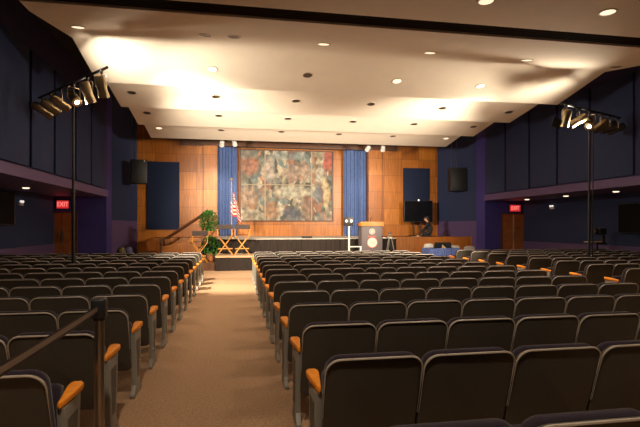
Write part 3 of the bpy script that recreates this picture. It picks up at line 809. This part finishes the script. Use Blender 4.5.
# ------------------------------------------------------------------ lectern
Yl = 18.2
xa, xb = XP(360, Yl), XP(380.5, Yl)
zb = .531
ztop = ZP(222.5, xa, Yl)
le = thing('lectern', 'grey-fronted lectern with orange wood top and round seals', 'lectern', ((xa + xb) / 2, Yl, zb))
w = (xb - xa) / 2; hh = ztop - zb
MB().bx(-w, w, -.26, .26, 0, hh - .14, bev=.008).done('body', 'lectern_front', le)
MB().prism([(-w - .05, -.31, hh - .14), (-w - .05, .30, hh - .14), (-w - .05, .30, hh - .04), (-w - .05, -.31, hh + .03)], (2 * w + .1, 0, 0), .012).done('reading_top', 'lectern_wood', le)
MB().bx(-w + .02, w - .02, -.275, -.26, .05, hh - .2, bev=.004).done('front_panel', 'lectern_front', le)
RX = Matrix.Rotation(PI / 2, 3, 'X')
def disc(r, x, z, m, y, nm):
    return MB().lathe([(r, 0), (r, .006)], (x, y, z), 28, RX).done(nm, m, le)
z1 = ZP(231.5, xa, Yl) - zb; z2 = ZP(242.3, xa, Yl) - zb
disc(.115, -.0, z1, 'seal_white', -.276, 'seal')
disc(.085, -.0, z1, 'seal_red', -.283, 'seal_ring'); disc(.055, 0, z1, 'seal_white', -.29, 'seal_centre')
disc(.21, 0, z2, 'seal_red', -.276, 'seal')
disc(.185, 0, z2, 'seal_white', -.283, 'seal_ring')
MB().bx(-.12, .12, -.293, -.288, z2 + .022, z2 + .036).bx(-.13, .13, -.293, -.288, z2 - .012, z2 + .006).bx(-.10, .10, -.293, -.288, z2 - .046, z2 - .032).done('seal_band', 'seal_pale', le)
bars = MB()
for i in range(9): bars.bx(-.17 + i * .038, -.17 + i * .038 + .026, -.28, -.276, (z1 + z2) / 2 + .01, (z1 + z2) / 2 + .045)
bars.done('lettering', 'seal_red', le)
MB().tube([(0, .1, hh - .06), (.02, .02, hh + .16), (.03, -.1, hh + .2)], .008, 6).done('microphone', 'black_metal', le)

# white lamp stand beside the lectern
Yt = 18.0
X = XP(349, Yt)
ls = thing('floodlight_stand', 'white pole stand with black two-lamp head beside the lectern', 'light stand', (X, Yt, .531))
zt = ZP(217, X, Yt) - .531; zb2 = ZP(226, X, Yt) - .531
MB().bx(-.06, .06, -.09, .09, 0, .03).bx(-.06, .50, -.06, .06, .03, .06).done('base', 'white', ls)
MB().bx(-.026, .026, -.026, .026, .03, zb2 + .02).done('pole', 'white', ls)
MB().bx(-.035, .50, -.05, .05, .24, .28, bev=.006).bx(.44, .49, -.04, .04, .06, .24).done('side_shelf', 'white', ls)
MB().box((-.02, 0, (zt + zb2) / 2), (.36, .14, zt - zb2), None, .02).done('lamp_head', 'black_plastic', ls)
for s in (-.12, .08):
    MB().lathe([(.045, 0), (.05, .02)], (s, -.071, (zt + zb2) / 2 + .02), 14, RX).done('lamp', 'led', ls)
# folded A-frame easel and black box beside the lectern
X = XP(389, Yl)
ea = thing('easel', 'black folding easel standing just past the lectern', 'easel', (X, 18.1, .531))
hz = ZP(233, X, 18.1) - .531
for s in (-1, 1): MB().tube([(s * .17, -.1, 0), (s * .02, 0, hz)], .010, 6).done('leg', 'standard', ea)
MB().tube([(0, .22, 0), (0, 0, hz - .02)], .010, 6).done('leg', 'standard', ea)
MB().box((0, 0, hz), (.1, .06, .06), None, .01).done('hinge', 'black_metal', ea)
xq = XP(396, YF)
bc = thing('covered_case', 'black draped case on the platform behind the easel', 'case', (XP(389, 18.42), 18.42, .531))
MB().bx(-.42, .18, -.13, .1, 0, ZP(238.5, X, 18.4) - .531, bev=.03).done('drape', 'skirt', bc)
MB().bx(-.3, .1, -.1, .08, ZP(238.5, X, 18.4) - .531, ZP(237, X, 18.4) - .531, bev=.01).done('lid', 'paper', bc)
# small monitor on the stage
p = at(307, 237, 18.9)
tag(MB().prism([(p.x - .2, 18.8, ZD + .001), (p.x + .2, 18.8, ZD + .001), (p.x + .2, 18.84, ZD + .09), (p.x - .2, 18.84, ZD + .09)], (0, .18, 0)).done('stage_monitor', 'black_plastic'), 'small black box lying on the white stage edge under the painting', 'monitor')

# ------------------------------------------------------------------ television and presenter
a = at(404, 200.5, 22.3); b = at(432.5, 222.2, 22.3)
tv = thing('television', 'large black television in front of the navy panel', 'television', ((a.x + b.x) / 2, 22.3, ZD))
w, z0, z1 = (b.x - a.x) / 2, b.z - ZD, a.z - ZD
MB().bx(-w, w, -.03, .05, z0, z1, bev=.012).done('casing', 'black_plastic', tv)
MB().bx(-w + .03, w - .03, -.036, -.03, z0 + .05, z1 - .03).done('screen', 'screen', tv)
MB().tube([(-.2, .12, .03), (-.2, .12, z0 + .4)], .04, 8).tube([(.2, .12, .03), (.2, .12, z0 + .4)], .04, 8).done('stand_pole', 'black_metal', tv)
MB().bx(-.4, .4, -.2, .35, 0, .04, bev=.01).done('stand_base', 'black_metal', tv)
MB().bx(-.25, .25, .05, .14, z0 + .2, z0 + .45).done('mounting_plate', 'black_metal', tv)
MB().lathe([(.04, 0), (.045, .02)], (0, -.02, z1 + .02), 12, RX).done('webcam', 'led', tv)

def skin(name, pts, edges, m, parent, sub=2, root=0):
    me = bpy.data.meshes.new(name); me.from_pydata([p[:3] for p in pts], edges, [])
    me.materials.append(M[m]); o = bpy.data.objects.new(name, me); C.objects.link(o); o.parent = parent
    sm = o.modifiers.new('s', 'SKIN'); sm.use_smooth_shade = True
    for i, p in enumerate(pts):
        r = p[3] if isinstance(p[3], tuple) else (p[3], p[3])
        me.skin_vertices[0].data[i].radius = r
        me.skin_vertices[0].data[i].use_root = (i == root)
    ss = o.modifiers.new('u', 'SUBSURF'); ss.levels = sub; ss.render_levels = sub
    return o
# person sitting back on the heels on the stage edge, facing the lectern side (-x), one arm propped forward
pp = at(428.5, 237, 20.75)
pe = thing('person', 'person in black kneeling on the stage, leaning on one hand', 'person', (pp.x, 20.75, ZD), -.5)
T = [(.10, 0, .22, (.16, .15)), (.08, 0, .36, (.13, .15)), (.02, 0, .50, (.13, .16)), (-.02, 0, .60, (.11, .14)), (-.03, 0, .66, (.06, .06)), (-.05, 0, .72, (.052, .052)),
     (.04, -.11, .17, .10), (-.30, -.15, .10, .075), (-.02, -.14, .05, .05), (.16, -.13, .04, .035),
     (.04, .11, .17, .10), (-.30, .15, .10, .075), (-.02, .14, .05, .05), (.16, .13, .04, .035),
     (-.03, -.17, .57, .06), (-.22, -.20, .32, .048), (-.40, -.19, .06, .033),
     (-.03, .17, .57, .06), (-.17, .23, .34, .048), (-.28, .10, .14, .033)]
E_ = [(0, 1), (1, 2), (2, 3), (3, 4), (4, 5), (0, 6), (6, 7), (7, 8), (8, 9), (0, 10), (10, 11), (11, 12), (12, 13), (3, 14), (14, 15), (15, 16), (3, 17), (17, 18), (18, 19)]
body = skin('body', T, E_, 'black_cloth', pe)
hd = MB().ball((-.085, 0, .83), .10, (1.0, .82, 1.2), 16)
hd.ball((-.185, 0, .81), .022, (1.2, .7, 1.1), 8)        # nose
hd.ball((-.17, 0, .765), .03, (.7, 1.1, .5), 8)           # lips and chin
for s in (-1, 1):
    hd.ball((-.085, s * .083, .82), .024, (.8, .4, 1.3), 8)
hd.tube([(-.035, 0, .67), (-.06, 0, .78)], [.052, .05], 10)
hd.done('head', 'skin', pe)
for s in (-1, 1): MB().ball((-.175, s * .034, .845), .012, (.6, 1, .8), 8).done('eye', 'black_cloth', pe)
MB().ball((-.062, 0, .862), .108, (1.0, .90, 1.12), 16).ball((.01, 0, .78), .075, (.7, 1.0, 1.5), 12).done('hair', 'hair', pe)
def hand(base, d, upv, sgn):
    d = Vector(d).normalized(); up = Vector(upv); s = d.cross(up).normalized() * sgn
    b = Vector(base)
    hm = MB()
    hm.tube([b, b + d * .05, b + d * .09], [.024, .036, .032], 10)
    for k, ln in enumerate((.072, .08, .074, .058)):
        q = b + d * .085 + s * (.027 - .018 * k)
        hm.tube([q, q + d * ln * .5 + up * .004, q + d * ln - up * .012], [.0095, .0085, .006], 6)
    hm.tube([b + d * .03 + s * .03, b + d * .06 + s * .058, b + d * .085 + s * .062], [.012, .0095, .007], 6)
    hm.done('hand', 'skin', pe)
hand((-.41, -.19, .045), (-1, 0, -.12), (0, 0, 1), 1)
hand((-.295, .085, .12), (-.8, -.2, -.55), (-.4, 0, .9), -1)
# sheet of paper being worked on
tag(MB().box((pp.x - .62, 20.72, ZD + .006), (.3, .22, .006), Matrix.Rotation(.2, 3, 'Z')).done('paper_sheet', 'paper'), 'white paper lying on the stage by the kneeling person', 'paper')

# ------------------------------------------------------------------ skirted table with laptops, white chairs
Yt = 17.4
xa, xb = XP(426, Yt), XP(456, Yt)
tb = thing('skirted_table', 'table with blue pleated skirt before the far stage wing', 'table', ((xa + xb) / 2, Yt, 0))
w = (xb - xa) / 2
MB().bx(-w, w, -.38, .38, .70, .74, bev=.008).done('tabletop', 'blue_cloth', tb)
sk = MB()
def skf(u, v):
    pr = [(-w, .385), (-w, -.385), (w, -.385), (w, .385)]
    ls_ = [.77, 2 * w, .77]; tot = sum(ls_); d = u * tot
    for i, l in enumerate(ls_):
        if d <= l + 1e-6: break
        d -= l
    q = Vector(pr[i]).lerp(Vector(pr[i + 1]), d / l); dirv = (Vector(pr[i + 1]) - Vector(pr[i])).normalized()
    nrm = Vector((dirv.y, -dirv.x)); q = q + nrm * (.006 + .022 * (math.sin(u * 60 * 2 * PI / 2) + 1) * (1 - v * .7))
    return (q.x, q.y, .01 + .715 * v)
sk.grid(skf, 420, 3).done('table_skirt', 'blue_cloth', tb)
for s1_ in (-1, 1):
    for s2 in (-1, 1):
        MB().tube([(s1_ * (w - .08), s2 * .3, 0), (s1_ * (w - .08), s2 * .3, .7)], .018, 6).done('leg', 'black_metal', tb)
def laptop(x, y, rz, lab):
    t = thing('laptop', lab, 'laptop', (x, y, .741), rz, 'laptops on the blue table')
    MB().bx(-.17, .17, -.12, .12, 0, .02, bev=.005).done('keyboard_base', 'black_plastic', t)
    MB().box((0, -.165, .125), (.34, .012, .23), Matrix.Rotation(math.radians(20), 3, 'X'), .005).done('lid', 'black_plastic', t)
laptop(XP(435.5, Yt), Yt - .05, .1, 'dark open laptop on blue table, nearer the kneeling person')
laptop(XP(447, Yt), Yt, -.5, 'dark open laptop on blue table, at the splayed wall end')
X = XP(441.5, Yt)
tag(MB().prism([(X - .14, Yt - .1, .742), (X + .14, Yt - .1, .742), (X + .03, Yt - .06, .98), (X - .01, Yt - .06, .98)], (0, .12, 0)).done('name_card', 'tan'), 'tan folded card standing between the two laptops', 'card')
for px, py, Y, lab in ((429, 243.5, 18.6, 'white plastic chair behind the laptop end of blue table'), (455.5, 245.3, 18.7, 'white plastic chair behind far end of blue table'), (470, 246, 17.6, 'white plastic chair standing alone beside the blue table')):
    X = XP(px, Y); ztp = ZP(py, X, Y)
    t = thing('plastic_chair', lab, 'chair', (X, Y, 0), 0, 'white plastic chairs')
    wd = .21 if px < 460 else .24
    mb = MB().prism([(x, 0, z) for x, z in rrect(-wd, wd, .5, ztp, .12, .05)], (0, .025, 0), .008)
    for v in mb.bm.verts: v.co.y += .1 * (v.co.z - .45) * -1 + .06 * (v.co.x / .2) ** 2
    mb.done('backrest', 'white', t)
    MB().bx(-.22, .22, .0, .42, .43, .46, bev=.012).done('seat', 'white', t)
    for s in (-1, 1):
        MB().tube([(s * .2, .03, 0), (s * .19, .02, .45), (s * .17, -.02, .62)], .014, 6).done('leg', 'chrome', t)
        MB().tube([(s * .2, .42, 0), (s * .19, .38, .44)], .014, 6).done('leg', 'chrome', t)

# ------------------------------------------------------------------ camera stand at the far side, bins on the stanchion side
Y = 13.5
X = XP(597, Y)
cst = thing('camera_stand', 'black stand with tan shelf and camera beside the far lighting pole', 'camera stand', (X, Y, 0))
zs = ZP(241.5, X, Y)
MB().lathe([(.18, 0), (.18, .02), (.03, .05)], n=16).tube([(0, 0, .03), (0, 0, zs - .03)], .035, 8).done('pole', 'black_metal', cst)
MB().bx(-.36, .10, -.16, .16, zs - .03, zs, bev=.008).done('shelf', 'tan', cst)
MB().bx(.05, .27, -.12, .12, zs - .09, zs - .031, bev=.01).done('bracket', 'black_plastic', cst)
MB().bx(.18, .25, -.05, .05, zs - .03, zs + .2).done('post', 'black_metal', cst)
zc2 = ZP(231, X, Y)
MB().bx(.0, .26, -.14, .14, zc2 - .12, zc2 + .10, bev=.04).lathe([(.10, 0), (.12, .12), (.10, .14)], (-.0, 0, zc2), 14, Matrix.Rotation(-PI / 2, 3, 'Y')).done('camera_body', 'black_plastic', cst)
for px, m, lab, r in ((121.3, 'olive', 'olive domed bin against the splayed wall', .15), (126, 'bin_blue', 'blue domed bin against the splayed wall', .17)):
    Y = 18.2; X = XP(px, Y)
    t = thing('domed_bin', lab, 'bin', (X, Y + (.0 if m == 'olive' else .36), 0), 0, 'domed bins')
    zt = ZP(247, X, Y)
    MB().lathe([(r * .85, 0), (r, .5), (r, zt - .22)], n=20).done('bin_body', m, t)
    MB().lathe([(r + .01, zt - .22), (r + .01, zt - .19), (r * .92, zt - .1), (r * .6, zt - .02), (.02, zt)], n=20).done('lid', m, t)

# ------------------------------------------------------------------ lights
w_ = bpy.data.worlds.new('w'); S.world = w_; w_.use_nodes = True
w_.node_tree.nodes['Background'].inputs[0].default_value = (0.02, 0.016, 0.012, 1)
tgt = Vector((2.5, 23.5, 2.6))
for i, p in enumerate(rigs):
    sx_ = 1 if i == 0 else -1
    lamp('SPOT', 'bare_lamp', p, 520, WARM, p + Vector((sx_ * .9, .25, .30)), .09, 165, 1.0)
    q = (e1 if i == 0 else f0) + Vector((sx_ * .05, .35, -.65))
    lamp('SPOT', 'ceiling_fill', q, 500, WARM, (4.4 if i == 0 else 1.3, 14.0, 5.2), .3, 100, 1.0)  # added fill spots brightening the hung ceiling, not beams of the stand's fixtures
    lamp('SPOT', 'ceiling_fill', q, 4000, WARM, (3.6 if i == 0 else 2.1, 21.5, 4.9), .3, 62, 1.0)
    lamp('SPOT', 'front_wash', q, 4600, WARM, (.8 if i == 0 else 4.2, 14.2, .2), .12, 60, .9)
    h = p + Vector((0, .25, .1))
    lamp('SPOT', 'stage_wash', h + Vector((.2 * sx_, .45, -.35)), 4000 if i == 0 else 2300, WARM, (4.4 if i == 0 else 3.4, 23.4, 2.2), .12, 72, .9)
# accent spots over the curtains
for px, tx, en in ((222, 212, 330), (234.5, 228, 130), (368, 360, 80), (383, 378, 190)):
    p = at(px, 149, 20.6)
    q = at(tx, 205, YW)
    lamp('SPOT', 'accent_beam', p + Vector((0, .16, -.2)), en, (1, .84, .60), q, .06, 75, .8)
# added ambient fill spots high over the near seats, no fixtures modelled
for x, en in ((-.4, 500), (3.2, 95), (7.5, 50)):
    lamp('SPOT', 'seat_fill', (x, .6, 4.95), en, (1, .80, .58), (x + .3, 2.6, 0), .12, 112, .7)

S.view_settings.view_transform = 'Standard'
S.view_settings.look = 'None'
S.view_settings.exposure = 0
S.view_settings.gamma = 1
S.view_settings.use_curve_mapping = False
S.cycles.use_denoising = True
S.cycles.max_bounces = 6
